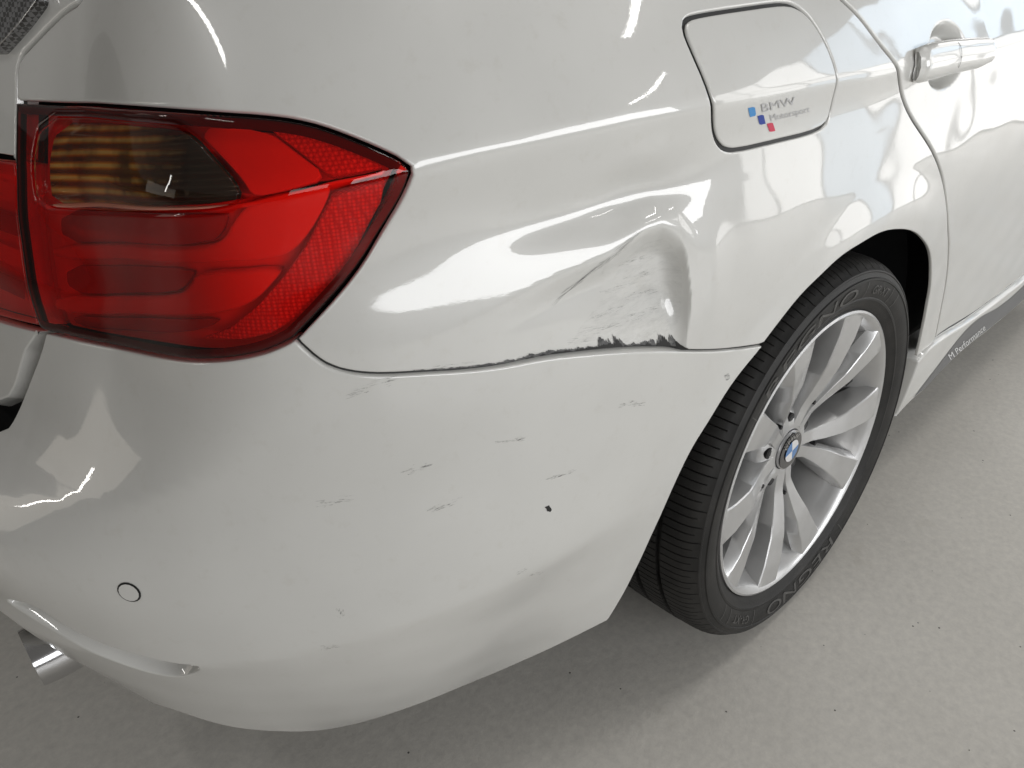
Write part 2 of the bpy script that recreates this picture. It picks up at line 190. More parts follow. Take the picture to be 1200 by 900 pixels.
def ramp(m, fac, stops):
    n, l, b = nodes(m); t = n.new('ShaderNodeValToRGB'); e = t.color_ramp.elements
    while len(e) < len(stops): e.new(.5)
    for q, (p, c) in zip(e, stops): q.position = p; q.color = (*c, 1) if len(c) == 3 else c
    l.new(fac, t.inputs['Fac']); return t.outputs['Color']
def bump(m, h, strength, dist, target='Normal'):
    n, l, b = nodes(m); t = n.new('ShaderNodeBump'); t.inputs['Strength'].default_value = strength; t.inputs['Distance'].default_value = dist
    l.new(h, t.inputs['Height']); l.new(t.outputs['Normal'], b.inputs[target]); return t
def mix(m, fac, a, c):
    n, l, b = nodes(m); t = n.new('ShaderNodeMix'); t.data_type = 'RGBA'
    if isinstance(fac, float): t.inputs[0].default_value = fac
    else: l.new(fac, t.inputs[0])
    for i, v in ((6, a), (7, c)):
        if isinstance(v, tuple): t.inputs[i].default_value = (*v, 1)
        else: l.new(v, t.inputs[i])
    return t.outputs[2]
M = {}
def paint_mat():
    m = mat('white_paint', (.72, .72, .70), .32, 0, 1.0, .025); n, l, b = nodes(m); b.inputs['Coat IOR'].default_value = 1.65
    v = texco(m)
    c = ramp(m, noise(m, v, 9, 5), [(.25, (.655, .652, .628)), (.75, (.695, .692, .668))])
    # faint dust
    d = ramp(m, noise(m, v, 55, 6, .7), [(.56, (1, 1, 1)), (.75, (.93, .92, .90))])
    mm = n.new('ShaderNodeMix'); mm.data_type = 'RGBA'; mm.blend_type = 'MULTIPLY'; mm.inputs[0].default_value = .7
    l.new(c, mm.inputs[6]); l.new(d, mm.inputs[7]); l.new(mm.outputs[2], b.inputs['Base Color'])
    bump(m, noise(m, v, 330, 2), .014, .001, 'Coat Normal')
    cr = n.new('ShaderNodeMapRange'); l.new(noise(m, v, 14, 6, .65), cr.inputs[0]); cr.inputs[1].default_value = .45; cr.inputs[2].default_value = .8; cr.inputs[3].default_value = .02; cr.inputs[4].default_value = .07
    l.new(cr.outputs[0], b.inputs['Coat Roughness'])
    return m
M['paint'] = paint_mat()
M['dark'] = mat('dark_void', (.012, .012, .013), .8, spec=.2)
M['liner'] = mat('black_liner', (.016, .017, .020), .75, spec=.2)
M['rubber_gap'] = mat('black_rubber_gap_shade', (.02, .02, .02), .5)  # black rubber parts, also the strips that paint shade into panel gaps
def rubber():
    m = mat('tyre_rubber', (.028, .027, .026), .55, spec=.4); n, l, b = nodes(m); v = texco(m)
    l.new(ramp(m, noise(m, v, 18, 6, .65), [(.35, (.011, .0108, .0105)), (.7, (.025, .0235, .022))]), b.inputs['Base Color'])
    bump(m, noise(m, v, 260, 3), .25, .0008); return m
M['rubber'] = rubber()
M['rubber_letter'] = mat('raised_rubber_letter', (.075, .073, .07), .5)
def alloy():
    m = mat('silver_alloy', (.62, .62, .62), .36, .6, .6, .06); n, l, b = nodes(m); v = texco(m)
    l.new(ramp(m, noise(m, v, 30, 5), [(.3, (.54, .54, .54)), (.7, (.60, .60, .60))]), b.inputs['Base Color'])
    bump(m, noise(m, v, 900, 2), .03, .0004); return m
M['alloy'] = alloy()
M['alloy_dark'] = mat('grey_cast_metal', (.06, .06, .062), .55, .5)
M['chrome'] = mat('chrome', (.62, .62, .63), .14, 1.0)
M['hole'] = mat('bolt_recess', (.02, .02, .022), .5, .3)
def carbon():
    m = mat('carbon_weave', (.03, .03, .032), .3, 0, 1.0, .03); n, l, b = nodes(m)
    v = texco(m)
    w1 = n.new('ShaderNodeTexChecker'); w1.inputs['Scale'].default_value = 260; w1.inputs[1].default_value = (.02, .02, .02, 1); w1.inputs[2].default_value = (.16, .16, .165, 1)
    mp = n.new('ShaderNodeMapping'); mp.inputs['Rotation'].default_value = (0, 0, rad(45)); l.new(v, mp.inputs['Vector']); l.new(mp.outputs['Vector'], w1.inputs['Vector'])
    l.new(w1.outputs['Color'], b.inputs['Base Color']); bump(m, w1.outputs['Fac'], .3, .0006); return m
M['carbon'] = carbon()
M['vinyl'] = mat('grey_vinyl', (.15, .15, .153), .45)
M['vinyl_white'] = mat('white_vinyl', (.8, .8, .8), .5)
M['grey_ink'] = mat('silver_grey_print', (.54, .54, .55), .35, .2)
for nme, c in (('light_blue', (.06, .28, .62)), ('dark_blue', (.015, .05, .32)), ('red', (.62, .035, .09))): M['ink_'+nme] = mat(nme+'_print', c, .35)
M['roundel_blue'] = mat('roundel_blue', (.04, .19, .48), .2, 0, 1); M['roundel_white'] = mat('roundel_white', (.8, .8, .8), .2, 0, 1); M['roundel_black'] = mat('roundel_black', (.02, .02, .022), .2, 0, 1)
def lens_mat(name, tint, gloss=.05):
    m = bpy.data.materials.new(name); m.use_nodes = True; n, l = m.node_tree.nodes, m.node_tree.links; n.remove(n['Principled BSDF'])
    t = n.new('ShaderNodeBsdfTransparent'); t.inputs[0].default_value = (*tint, 1)
    g = n.new('ShaderNodeBsdfGlossy'); g.inputs['Roughness'].default_value = .015; g.inputs[0].default_value = (1, 1, 1, 1)
    fr = n.new('ShaderNodeFresnel'); fr.inputs[0].default_value = 1.42
    mx = n.new('ShaderNodeMixShader'); l.new(fr.outputs[0], mx.inputs[0]); l.new(t.outputs[0], mx.inputs[1]); l.new(g.outputs[0], mx.inputs[2])
    l.new(mx.outputs[0], n['Material Output'].inputs[0]); return m
M['lens_red'] = lens_mat('red_lens', (1.0, .14, .11)); M['lens_smoke'] = lens_mat('smoked_lens', (.97, .88, .76))
M['lamp_rim'] = mat('dark_red_edge', (.085, .006, .010), .12, 0, 1, .02)
M['lamp_back'] = mat('lamp_housing_red', (1.0, .28, .22), .35)
M['lamp_recess'] = mat('lamp_recess_red', (.50, .08, .07), .25)
M['lamp_bar'] = mat('light_bar_red', (1.0, .42, .34), .3, 0, .4, .1)
M['lamp_smooth'] = mat('satin_red', (1.0, .48, .40), .4, 0, .4)
def hexref():
    m = mat('prismatic_reflector_red', (.9, .3, .3), .3, 0); n, l, b = nodes(m); v = texco(m)
    w = n.new('ShaderNodeTexVoronoi'); w.inputs['Scale'].default_value = 330; w.inputs['Randomness'].default_value = .12; l.new(v, w.inputs['Vector'])
    l.new(ramp(m, w.outputs['Distance'], [(.15, (1.0, .55, .55)), (.6, (.60, .10, .12))]), b.inputs['Base Color'])
    bump(m, w.outputs['Distance'], .8, .0012); return m
M['lamp_hex'] = hexref()
def amber():
    m = mat('amber_reflector', (.8, .3, .03), .2, .2, .5, .05); n, l, b = nodes(m); v = texco(m)
    sx = n.new('ShaderNodeSeparateXYZ'); l.new(v, sx.inputs[0])       # fluted reflector on the bulb side, smoked at the outer end
    w = n.new('ShaderNodeTexWave'); w.bands_direction = 'Z'; w.inputs['Scale'].default_value = 26; w.inputs['Distortion'].default_value = 6; w.inputs['Detail'].default_value = 1.2; w.inputs['Detail Scale'].default_value = .35
    mp = n.new('ShaderNodeMapping'); mp.inputs['Rotation'].default_value = (rad(24), 0, 0); mp.inputs['Scale'].default_value = (.3, .35, 1.3); l.new(v, mp.inputs['Vector']); l.new(mp.outputs['Vector'], w.inputs['Vector'])
    bump(m, w.outputs['Fac'], .5, .003)
    st = ramp(m, w.outputs['Fac'], [(.1, (.16, .045, .008)), (.55, (.62, .22, .018)), (.80, (1.0, .50, .07)), (.95, (1.0, .75, .25))])
    mr = n.new('ShaderNodeMapRange'); l.new(sx.outputs['Y'], mr.inputs[0]); mr.inputs[1].default_value = AMB0; mr.inputs[2].default_value = AMB1
    blot = ramp(m, noise(m, texco(m, (1, 1, 1)), 16, 3), [(.36, (.12,)*3), (.55, (1, 1, 1))])
    mu = n.new('ShaderNodeMath'); mu.operation = 'MULTIPLY'; l.new(mr.outputs[0], mu.inputs[0]); l.new(blot, mu.inputs[1])
    l.new(mix(m, mu.outputs[0], (.030, .017, .012), st), b.inputs['Base Color']); return m
AMB0, AMB1 = .18, .26
M['amber'] = amber()
def scuff():
    m = mat('grey_scuff', (.22, .22, .22), .6); n, l, b = nodes(m); v = texco(m)
    a = ramp(m, noise(m, texco(m, (1, 1, 3)), 130, 8, .75), [(.42, (0, 0, 0)), (.60, (1, 1, 1))])
    mm = n.new('ShaderNodeMath'); mm.operation = 'MULTIPLY'; mm.inputs[1].default_value = .5; l.new(a, mm.inputs[0]); l.new(mm.outputs[0], b.inputs['Alpha']); return m
M['scuff'] = scuff()
def haze_scuff():
    m = mat('dull_scuffed_film', (.42, .42, .41), .75); n, l, b = nodes(m)
    a = ramp(m, noise(m, texco(m, (1, 1, 4)), 60, 9, .75), [(.45, (0, 0, 0)), (.75, (1, 1, 1))])
    mm = n.new('ShaderNodeMath'); mm.operation = 'MULTIPLY'; mm.inputs[1].default_value = .16; l.new(a, mm.inputs[0]); l.new(mm.outputs[0], b.inputs['Alpha']); return m
M['scuff_film'] = haze_scuff()
def bare():
    m = mat('bare_grey_primer', (.10, .10, .10), .6); n, l, b = nodes(m); v = texco(m)
    l.new(ramp(m, noise(m, v, 160, 6, .7), [(.35, (.05, .05, .052)), (.55, (.13, .13, .13)), (.75, (.36, .36, .35))]), b.inputs['Base Color']); return m
M['bare'] = bare()
M['chip_black'] = mat('black_plastic_chip', (.02, .02, .02), .6)
def concrete():
    m = mat('coated_concrete', (.4, .39, .36), .45, spec=.4); n, l, b = nodes(m); v = texco(m)
    base = ramp(m, noise(m, v, 1.6, 8, .6), [(.3, (.62, .597, .555)), (.7, (.72, .695, .648))])
    fine = ramp(m, noise(m, v, 70, 6, .7), [(.3, (.87, .87, .87)), (.7, (1.06, 1.06, 1.05))])
    stain = ramp(m, noise(m, v, 7, 7, .7), [(.60, (1, 1, 1)), (.80, (.86, .845, .82))])
    cur = base
    for t in (fine, stain):
        mm = n.new('ShaderNodeMix'); mm.data_type = 'RGBA'; mm.blend_type = 'MULTIPLY'; mm.inputs[0].default_value = 1; l.new(cur, mm.inputs[6]); l.new(t, mm.inputs[7]); cur = mm.outputs[2]
    vo = n.new('ShaderNodeTexVoronoi'); vo.inputs['Scale'].default_value = 26; l.new(v, vo.inputs['Vector'])
    sp = n.new('ShaderNodeMath'); sp.operation = 'LESS_THAN'; sp.inputs[1].default_value = .045; l.new(vo.outputs['Distance'], sp.inputs[0])
    sel = n.new('ShaderNodeMath'); sel.operation = 'GREATER_THAN'; sel.inputs[1].default_value = .56; l.new(noise(m, v, 2.3, 3), sel.inputs[0])
    an = n.new('ShaderNodeMath'); an.operation = 'MULTIPLY'; l.new(sp.outputs[0], an.inputs[0]); l.new(sel.outputs[0], an.inputs[1])
    l.new(mix(m, an.outputs[0], cur, (.10, .095, .085)), b.inputs['Base Color'])
    l.new(ramp(m, noise(m, v, 5, 6), [(.3, (.28,)*3), (.7, (.46,)*3)]), b.inputs['Roughness'])
    h1 = noise(m, v, 38, 7, .65); h2 = noise(m, v, 120, 4, .6); ad = n.new('ShaderNodeMath'); ad.operation = 'ADD'; l.new(h1, ad.inputs[0]); l.new(h2, ad.inputs[1]); bump(m, ad.outputs[0], .15, .0025); return m
M['floor'] = concrete()
M['grit'] = mat('dark_grit', (.03, .028, .025), .8)
# ---------------------------------------------------------------- mesh helpers
def link(o, parent=None):
    COL.objects.link(o)
    if parent: o.parent = parent
    return o
def mesh_obj(name, V, Fc, m, parent=None, normals=None, smooth=True):
    me = bpy.data.meshes.new(name); me.from_pydata([tuple(map(float, v)) for v in V], [], [tuple(int(i) for i in q) for q in Fc])
    if m: me.materials.append(m)
    me.polygons.foreach_set('use_smooth', [smooth]*len(me.polygons)); me.update()
    if normals is not None: me.normals_split_custom_set_from_vertices([tuple(map(float, q)) for q in normals])
    return link(bpy.data.objects.new(name, me), parent)
def resample(P, step, closed=False):
    P = np.asarray(P, float)
    if closed: P = np.concatenate([P, P[:1]])
    d = np.concatenate([[0], np.cumsum(np.linalg.norm(np.diff(P, axis=0), axis=1))])
    n = max(2, int(round(d[-1]/step))+1); t = np.linspace(0, d[-1], n)
    Q = np.stack([np.interp(t, d, P[:, k]) for k in range(P.shape[1])], 1)
    return Q[:-1] if closed else Q
def smooth_curve(P, step=.01):      # open curve through points, rounded
    P = np.asarray(P, float); d = np.concatenate([[0], np.cumsum(np.linalg.norm(np.diff(P, axis=0), axis=1))])
    sp = NatSpline(d, P); n = max(3, int(d[-1]/step)+1); return sp(np.linspace(0, d[-1], n))
def chaikin(P, n=2, closed=True):
    P = np.asarray(P, float)
    for _ in range(n):
        Q = np.roll(P, -1, 0); P = np.stack([.75*P+.25*Q, .25*P+.75*Q], 1).reshape(-1, 2)
    return P
def area2(P): x, y = P.T; return .5*np.sum(x*np.roll(y, -1)-np.roll(x, -1)*y)
def pnormals(P):                     # inward normals of a CCW polygon
    t = np.roll(P, -1, 0)-P; t /= np.linalg.norm(t, axis=1)[:, None]+1e-12
    n = np.stack([-t[:, 1], t[:, 0]], 1); n = n+np.roll(n, 1, 0); return n/(np.linalg.norm(n, axis=1)[:, None]+1e-9)
def inside(P, q):
    q = np.asarray(q); res = np.zeros(len(q), bool); a = P; b = np.roll(P, -1, 0)
    for (x0, y0), (x1, y1) in zip(a, b):
        if y0 == y1: continue
        c = ((y0 > q[:, 1]) != (y1 > q[:, 1])) & (q[:, 0] < (x1-x0)*(q[:, 1]-y0)/(y1-y0)+x0); res ^= c
    return res
def bdist(P, q):
    d2 = np.full(len(q), 1e9); a = P; b = np.roll(P, -1, 0)
    for A, B in zip(a, b):
        e = B-A; L = e@e+1e-15; t = np.clip((q-A)@e/L, 0, 1); w = q-(A+t[:, None]*e); d2 = np.minimum(d2, (w*w).sum(1))
    return np.sqrt(d2)
def wavy(s, z): return .00011*(np.sin(55*s+13*z)+np.sin(37*s-61*z+1)+.8*np.sin(24*s+92*z+2))
def make_F(disp=None, d=0.0):
    def F(sz):
        s, z = sz[:, 0], sz[:, 1]; P = surf(s, z)
        D = (disp(s, z) if disp else 0*s)+d+wavy(s, z)
        return P+surf_n(s, z)*D[:, None]
    def FN(sz, e=.001):
        ex = np.array([e, 0]); ez = np.array([0, e])
        n = np.cross(F(sz+ex)-F(sz-ex), F(sz+ez)-F(sz-ez)); return n/(np.linalg.norm(n, axis=1)[:, None]+1e-12)
    return F, FN
def panel(name, outer, m, parent, holes=(), grid=.009, fine=(), disp=None, d=0.0, gap=.0015, lip=.0022, depth=.022, back=False, step=.006, hole_depth=None):
    """a pressed panel: dense skin over the body surface inside the outline, with rolled edges"""
    F, FN = make_F(disp, d)
    loops = []
    for k, P in enumerate([outer]+list(holes)):
        P = resample(P, step, True)
        if (area2(P) < 0) == (k == 0): P = P[::-1]          # outer CCW, holes CW
        loops.append(P)
    rings = []
    for P in loops:
        n = pnormals(P); rings.append([P+n*(gap+lip), P+n*(gap+lip*.35), P+n*(gap+lip*.06), P+n*gap])
    inn = [r_[0] for r_ in rings]
    lo, hi = inn[0].min(0), inn[0].max(0)
    def cand(x0, x1, z0, z1, g):
        X, Z = np.meshgrid(np.arange(x0+g/2, x1, g), np.arange(z0+g/2, z1, g), indexing='ij'); return np.stack([X.ravel(), Z.ravel()], 1)
    pts = []; c = cand(lo[0], hi[0], lo[1], hi[1], grid)
    for (x0, x1, z0, z1, g) in fine: c = c[~((c[:, 0] > x0) & (c[:, 0] < x1) & (c[:, 1] > z0) & (c[:, 1] < z1))]
    pts.append((c, grid))
    for (x0, x1, z0, z1, g) in fine: pts.append((cand(max(x0, lo[0]), min(x1, hi[0]), max(z0, lo[1]), min(z1, hi[1]), g), g))
    keep = []
    for c, g in pts:
        if not len(c): continue
        ok = inside(inn[0], c) & (bdist(inn[0], c) > .45*g)
        for h in inn[1:]: ok &= ~inside(h, c) & (bdist(h, c) > .45*g)
        keep.append(c[ok])
    G = np.concatenate(keep) if keep else np.zeros((0, 2))
    B = np.concatenate(inn); edges = []; o = 0
    for P in inn: edges += [(o+i, o+(i+1) % len(P)) for i in range(len(P))]; o += len(P)
    allv = np.concatenate([B, G])
    res = delaunay_2d_cdt([Vector((float(a), float(b_))) for a, b_ in allv], edges, [], 0, 1e-7)
    v2 = np.array([tuple(v) for v in res[0]]); orig = res[3]; tri = np.array([t for t in res[2] if len(t) == 3])
    cen = v2[tri].mean(1); ok = inside(inn[0], cen)
    for h in inn[1:]: ok &= ~inside(h, cen)
    tri = tri[ok]
    a = v2[tri]; ar = np.cross(a[:, 1]-a[:, 0], a[:, 2]-a[:, 0]); tri[ar < 0] = tri[ar < 0][:, ::-1]
    idx = {}
    for i, oo in enumerate(orig):
        for q in oo: idx[q] = i
    V = F(v2); N = FN(v2); Vs = [V]; Ns = [N]; faces = [tuple(t) for t in tri]; base = len(V); o = 0
    for li, (P, R_) in enumerate(zip(inn, rings)):
        deps = (0, .0006, lip*.8, hole_depth if (li and hole_depth) else depth)
        n = len(P); nin = -pnormals(P)
        prev = [idx.get(o+i, None) for i in range(n)]
        e3 = None
        for k in (1, 2, 3):
            q = R_[k]; p3 = F(q); nn = FN(q)
            e3 = F(q+nin*.001)-F(q); e3 /= np.linalg.norm(e3, axis=1)[:, None]+1e-12
            p3 = p3-nn*deps[k]; w = {1: (1, .45), 2: (.4, 1), 3: (.0, 1)}[k]
            nv = nn*w[0]+e3*w[1]; nv /= np.linalg.norm(nv, axis=1)[:, None]
            cur = list(range(base, base+n)); Vs.append(p3); Ns.append(nv); base += n
            for i in range(n):
                j = (i+1) % n
                if prev[i] is None or prev[j] is None: continue
                faces.append((prev[j], prev[i], cur[i], cur[j]))
            prev = cur
        o += n
    return mesh_obj(name, np.concatenate(Vs), faces, m, parent, np.concatenate(Ns))
def patch(name, P, m, parent, d=.0005, disp=None, grid=.008, step=.004):
    """thin film lying on the body surface"""
    F, FN = make_F(disp, d)
    P = resample(P, step, True)
    if area2(P) < 0: P = P[::-1]
    lo, hi = P.min(0), P.max(0)
    X, Z = np.meshgrid(np.arange(lo[0]+grid/2, hi[0], grid), np.arange(lo[1]+grid/2, hi[1], grid), indexing='ij'); c = np.stack([X.ravel(), Z.ravel()], 1)
    if len(c): c = c[inside(P, c) & (bdist(P, c) > .4*grid)]
    allv = np.concatenate([P, c]) if len(c) else P; n = len(P)
    res = delaunay_2d_cdt([Vector((float(a), float(b_))) for a, b_ in allv], [(i, (i+1) % n) for i in range(n)], [], 0, 1e-8)
    v2 = np.array([tuple(v) for v in res[0]]); tri = np.array([t for t in res[2] if len(t) == 3]); tri = tri[inside(P, v2[tri].mean(1))]
    a = v2[tri]; ar = np.cross(a[:, 1]-a[:, 0], a[:, 2]-a[:, 0]); tri[ar < 0] = tri[ar < 0][:, ::-1]
    return mesh_obj(name, F(v2), [tuple(t) for t in tri], m, parent, FN(v2))
def surf_strip(name, s0, s1, z0, z1, ns, nz, d, m, parent, cut=None):
    S, Z = np.meshgrid(np.linspace(s0, s1, ns), np.linspace(z0, z1, nz), indexing='ij')
    V = make_F(None, d)[0](np.stack([S.ravel(), Z.ravel()], 1)); Fc = []
    for i in range(ns-1):
        for j in range(nz-1):
            sc, zc = (S[i, j]+S[i+1, j])/2, (Z[i, j]+Z[i, j+1])/2
            if cut and cut(sc, zc): continue
            Fc.append((i*nz+j, (i+1)*nz+j, (i+1)*nz+j+1, i*nz+j+1))
    return mesh_obj(name, V, Fc, m, parent)
_text_cache = {}
def text2d(body, ext=0.0):
    cu = bpy.data.curves.new('t', 'FONT'); cu.body = body; cu.size = 1; cu.align_x = 'LEFT'; cu.extrude = 0; cu.resolution_u = 3
    o = bpy.data.objects.new('t', cu); COL.objects.link(o); bpy.context.view_layer.update()
    me = o.evaluated_get(bpy.context.evaluated_depsgraph_get()).to_mesh()
    V = np.array([tuple(v.co)[:2] for v in me.vertices]); Fc = [tuple(p.vertices) for p in me.polygons]; o.to_mesh_clear()
    bpy.data.objects.remove(o); bpy.data.curves.remove(cu)
    return V, Fc
def text_on_body(name, body, base, m, parent, d=.0007, bold=False):
    """base: three (s,z) points: start of baseline, end of baseline, top of the last letter"""
    V, Fc = text2d(body); V = V-[V[:, 0].min(), 0]; w = V[:, 0].max(); h = V[:, 1].max(); b = np.array(base)
    sz = b[0]+np.outer(V[:, 0]/w, b[1]-b[0])+np.outer(V[:, 1]/h, b[2]-b[1])
    return mesh_obj(name, make_F(None, d)[0](sz), Fc, m, parent, smooth=False)
# ---------------------------------------------------------------- floor
bm = bmesh.new(); 
for x, y in ((-14, -14), (14, -14), (14, 14), (-14, 14)): bm.verts.new((x, y, 0))
bm.faces.new(bm.verts); me = bpy.data.meshes.new('floor'); bm.to_mesh(me); bm.free(); me.materials.append(M['floor'])
floor = link(bpy.data.objects.new('floor', me)); floor['kind'] = 'structure'
# ---------------------------------------------------------------- car
car = link(bpy.data.objects.new('car', None)); car.location = (0, .9, 0)
car['label'] = 'white saloon car with a crumpled dent behind its right rear wheel arch'; car['category'] = 'car'
class _P: pass
def kid(o): return o
A = lambda k: np.array(D[k])
CAR_OFF = Vector((0, .9, 0))
def adopt():      # meshes are built in world coordinates: keep them there under the car
    for o in car.children: o.matrix_parent_inverse = Matrix.Translation(-CAR_OFF)
seam, ltop, lside, lbot, lin, tseam = A('seam'), A('lamp_top'), A('lamp_side'), A('lamp_bottom'), A('lamp_in'), A('trunk_seam')
SC = smooth_curve
seamS = SC(seam); ltopS = SC(ltop); lsideS = SC(lside); lbotS = SC(lbot); linS = SC(lin); tseamS = SC(tseam)
archqS = SC(A('arch_q')); archbS = SC(A('arch_b')); botS = resample(chaikin(A('bottom'), 0), .01)
doorS = SC(A('door')); sillS = SC(A('sill_top'))
# the dent
def dent(s, z):
    s = np.asarray(s, float); z = np.asarray(z, float)
    zr = np.interp(s, [-.75, -.56, -.50, -.455, -.435, -.41, -.39, -.30], [.775, .806, .811, .822, .822, .808, .785, .76])
    zs = np.interp(s, seam[:, 0], seam[:, 1])
    sw = np.interp(z, [.64, .69, .74, .79, .815, .84], [-.398, -.400, -.398, -.405, -.418, -.45])
    ramp_s = sstep(-.74, -.43, s)**1.25
    tw = np.clip((s-sw+.020)/.020, 0, 1); wall = 1-tw**2.4
    zz = sstep(0, .030, zr-z)*(1+.3*sstep(.02, .08, zr-z))*(1-.62*sstep(.085, .0, z-zs))
    crush = -.019*ramp_s*wall*zz
    ridge = .0035*np.exp(-((z-zr-.004)/.013)**2)*np.exp(-((s+.455)/.055)**2)
    rs = np.where(s > -.468, .075, .048)
    zc_ = .853-.06*np.clip(s+.468, 0, .2)
    dim = -.0085*np.exp(-(((s+.468)/rs)**2+((z-zc_)/.021)**2)**1.3)
    lump = .0012*np.exp(-((s+.42)/.07)**2-((z-.888)/.014)**2)
    wave = .0006*np.sin((s+.4)*42)*np.exp(-((s+.47)/.11)**2-((z-.80)/.06)**2)
    out = .002*np.exp(-((s+.365)/.02)**2-((z-.74)/.05)**2)
    trough = -.0050*np.exp(-((s+.555)/.062)**2-((z-.850)/.019)**2)
    return crush+ridge+dim+lump+wave+out+trough
fuelP = chaikin(A('fuel'), 1)
quarter = np.concatenate([ltopS[::-1], tseamS, [(-.98, 1.035), (-.9, 1.06), (-.7, 1.075), (-.35, 1.075), (-.212, 1.072)], doorS, sillS[:1]+[.055, .012], archqS[::-1][1:], seamS[::-1][1:], lsideS[::-1][1:]])
panel('quarter_panel', quarter, M['paint'], car, holes=[fuelP], disp=dent, grid=.008, fine=[(-.76, -.43, .62, .90, .0034), (-.43, -.385, .62, .86, .0018), (-.43, -.385, .86, .90, .0034), (-.385, -.30, .62, .90, .0034)], depth=.0055)['label'] = 'white quarter panel with a deep scuffed dent above the bumper seam'
panel('fuel_door', fuelP+[.0010, 0], M['paint'], car, gap=.0023, depth=.003, grid=.006)
# bumper with the recessed slot
slotP = np.concatenate([A('slot_top'), A('slot_bot')])
bumper = np.concatenate([seamS, archbS[1:], botS[1:], [(-1.35, .40), (-1.6, .37), (-1.93, .36), (-1.93, .640), (-1.5, .640), (-1.27, .636), (-1.205, .640)], SC(A('bump_in'))[::-1], lbotS[::-1]])
s0, s1 = slotP[:, 0].min(), slotP[:, 0].max(); z0, z1 = slotP[:, 1].min(), slotP[:, 1].max()
slotC = chaikin(slotP, 2)
bumper_o = panel('bumper_cover', bumper, M['paint'], car, holes=[slotC], hole_depth=.024, grid=.010, fine=[(s0-.01, s1+.01, z0-.01, z1+.01, .005)], depth=.026)
M['slot'] = mat('matte_grey_plastic', (.42, .40, .395), .6)
patch('slot_floor', slotC, M['slot'], bumper_o, d=-.022, grid=.006)

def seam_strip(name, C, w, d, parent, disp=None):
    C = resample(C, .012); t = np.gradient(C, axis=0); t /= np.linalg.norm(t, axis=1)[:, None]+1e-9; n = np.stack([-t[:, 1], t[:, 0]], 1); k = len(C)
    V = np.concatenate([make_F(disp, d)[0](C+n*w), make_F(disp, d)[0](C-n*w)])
    return mesh_obj(name, V, [(i, i+1, k+i+1, k+i) for i in range(k-1)], M['rubber_gap'], parent)
seam_strip('door_gap_shade', doorS, .006, -.0046, car); seam_strip('door_gap_shade', sillS[sillS[:, 0] > .5], .008, -.008, car)  # black strips give the door gaps their shade as colour
seam_strip('bumper_gap_shade', seamS, .0035, -.006, car, dent); seam_strip('trunk_gap_shade', np.concatenate([linS, tseamS]), .0055, -.007, car)  # likewise black strips coloured as shade inside these gaps
F_ = resample(fuelP, .008, True); seam_strip('filler_gap_shade', np.concatenate([F_, F_[:1]]), .007, -.0036, car)  # black ring standing for the shade in the fuel door gap
# parking sensor: dark ring with a painted disc
sc = A('sensor'); c0 = sc[0]; ra = np.array([.0098, .0098])
th = np.linspace(0, 2*np.pi, 40, endpoint=False); circ = lambda k: c0+np.stack([np.cos(th), np.sin(th)], 1)*k
patch('sensor_ring', circ(.0115), M['rubber_gap'], bumper_o, d=.0004, grid=.004)
patch('parking_sensor', circ(.0098), M['paint'], bumper_o, d=.0011, grid=.004)
# door, sill
doorP = np.concatenate([[(-.212, 1.072)], doorS, np.array(sillS[sillS[:, 0] > doorS[-1, 0]])+[0, .010], [(1.1, .31), (1.5, .305), (1.5, 1.07)]])
hc = A('handle_cup'); hc0 = np.array([.172, .8985])
def cup(s, z):
    rho = np.hypot((s-hc0[0])/.070, (z-hc0[1])/.044); return -.017*(1-sstep(.62, 1.0, rho))
door_o = panel('rear_door', doorP, M['paint'], car, disp=cup, gap=.0034, grid=.010, fine=[(.09, .26, .845, .95, .003)], depth=.004)
sillP = np.concatenate([sillS, [(1.2, .296), (1.6, .292), (1.6, .19), (1.3, .193)], SC(A('sill_bot'))[::-1]])
sill_o = panel('side_sill', sillP, M['paint'], car, d=.006, depth=.05, lip=.005)
sg = SC(A('sill_grey')); sbt = SC(A('sill_bot')); sbt = sbt[sbt[:, 0] > .50]
patch('sill_stripe', np.concatenate([sg, [(1.25, .275), (1.59, .272), (1.59, .2)], sbt[::-1]+[0, .009]]), M['vinyl'], sill_o, d=.0068)
# trunk lid and the lamp half on it
ilo = SC(A('inner_lamp_out')); ilt = A('inner_lamp_top'); tlow = A('trunk_low')
linT = linS[linS[:, 1] > .893]; linM = linS[linS[:, 1] <= .893]
ilback = np.array([(-1.30, .735), (-1.42, .745), (-1.44, .87), (-1.30, .888)])
ilampP = np.concatenate([linM[::-1], ilback, ilt[::-1]])
trunkP = np.concatenate([tseamS[1:], [(-1.0, 1.04), (-1.1, 1.07), (-1.93, 1.07), (-1.93, .655), (-1.3, .652), (-1.235, .654), (-1.198, .668), (-1.185, .682), (-1.159, .721)], linM[:1]+[-.001, -.003], ilback+np.array([[0, -.003], [-.003, 0], [-.003, 0], [0, .003]]), ilt[::-1]+[0, .003], linT])
trunk_o = panel('trunk_lid', trunkP, M['paint'], car, grid=.011, depth=.02, gap=.0022)
spP = np.concatenate([A('spoiler'), [(-1.10, 1.06), (-1.93, 1.06), (-1.93, .975)]])
panel('boot_spoiler', spP, M['carbon'], trunk_o, d=.010, grid=.012, depth=.012, gap=0, lip=.004)
ilamp = panel('inner_lamp', ilampP, M['lamp_back'], car, d=-.022, gap=.001, depth=.012, grid=.012)
panel('lens', ilampP, M['lens_red'], ilamp, gap=.0016, depth=.02, grid=.012)
for k in range(4):
    zz = .765+.03*k
    patch('light_bar', np.array([(-1.42, zz), (-1.185, zz), (-1.180, zz+.018), (-1.42, zz+.018)]), M['lamp_bar'] if k % 2 else M['lamp_recess'], ilamp, d=-.012)
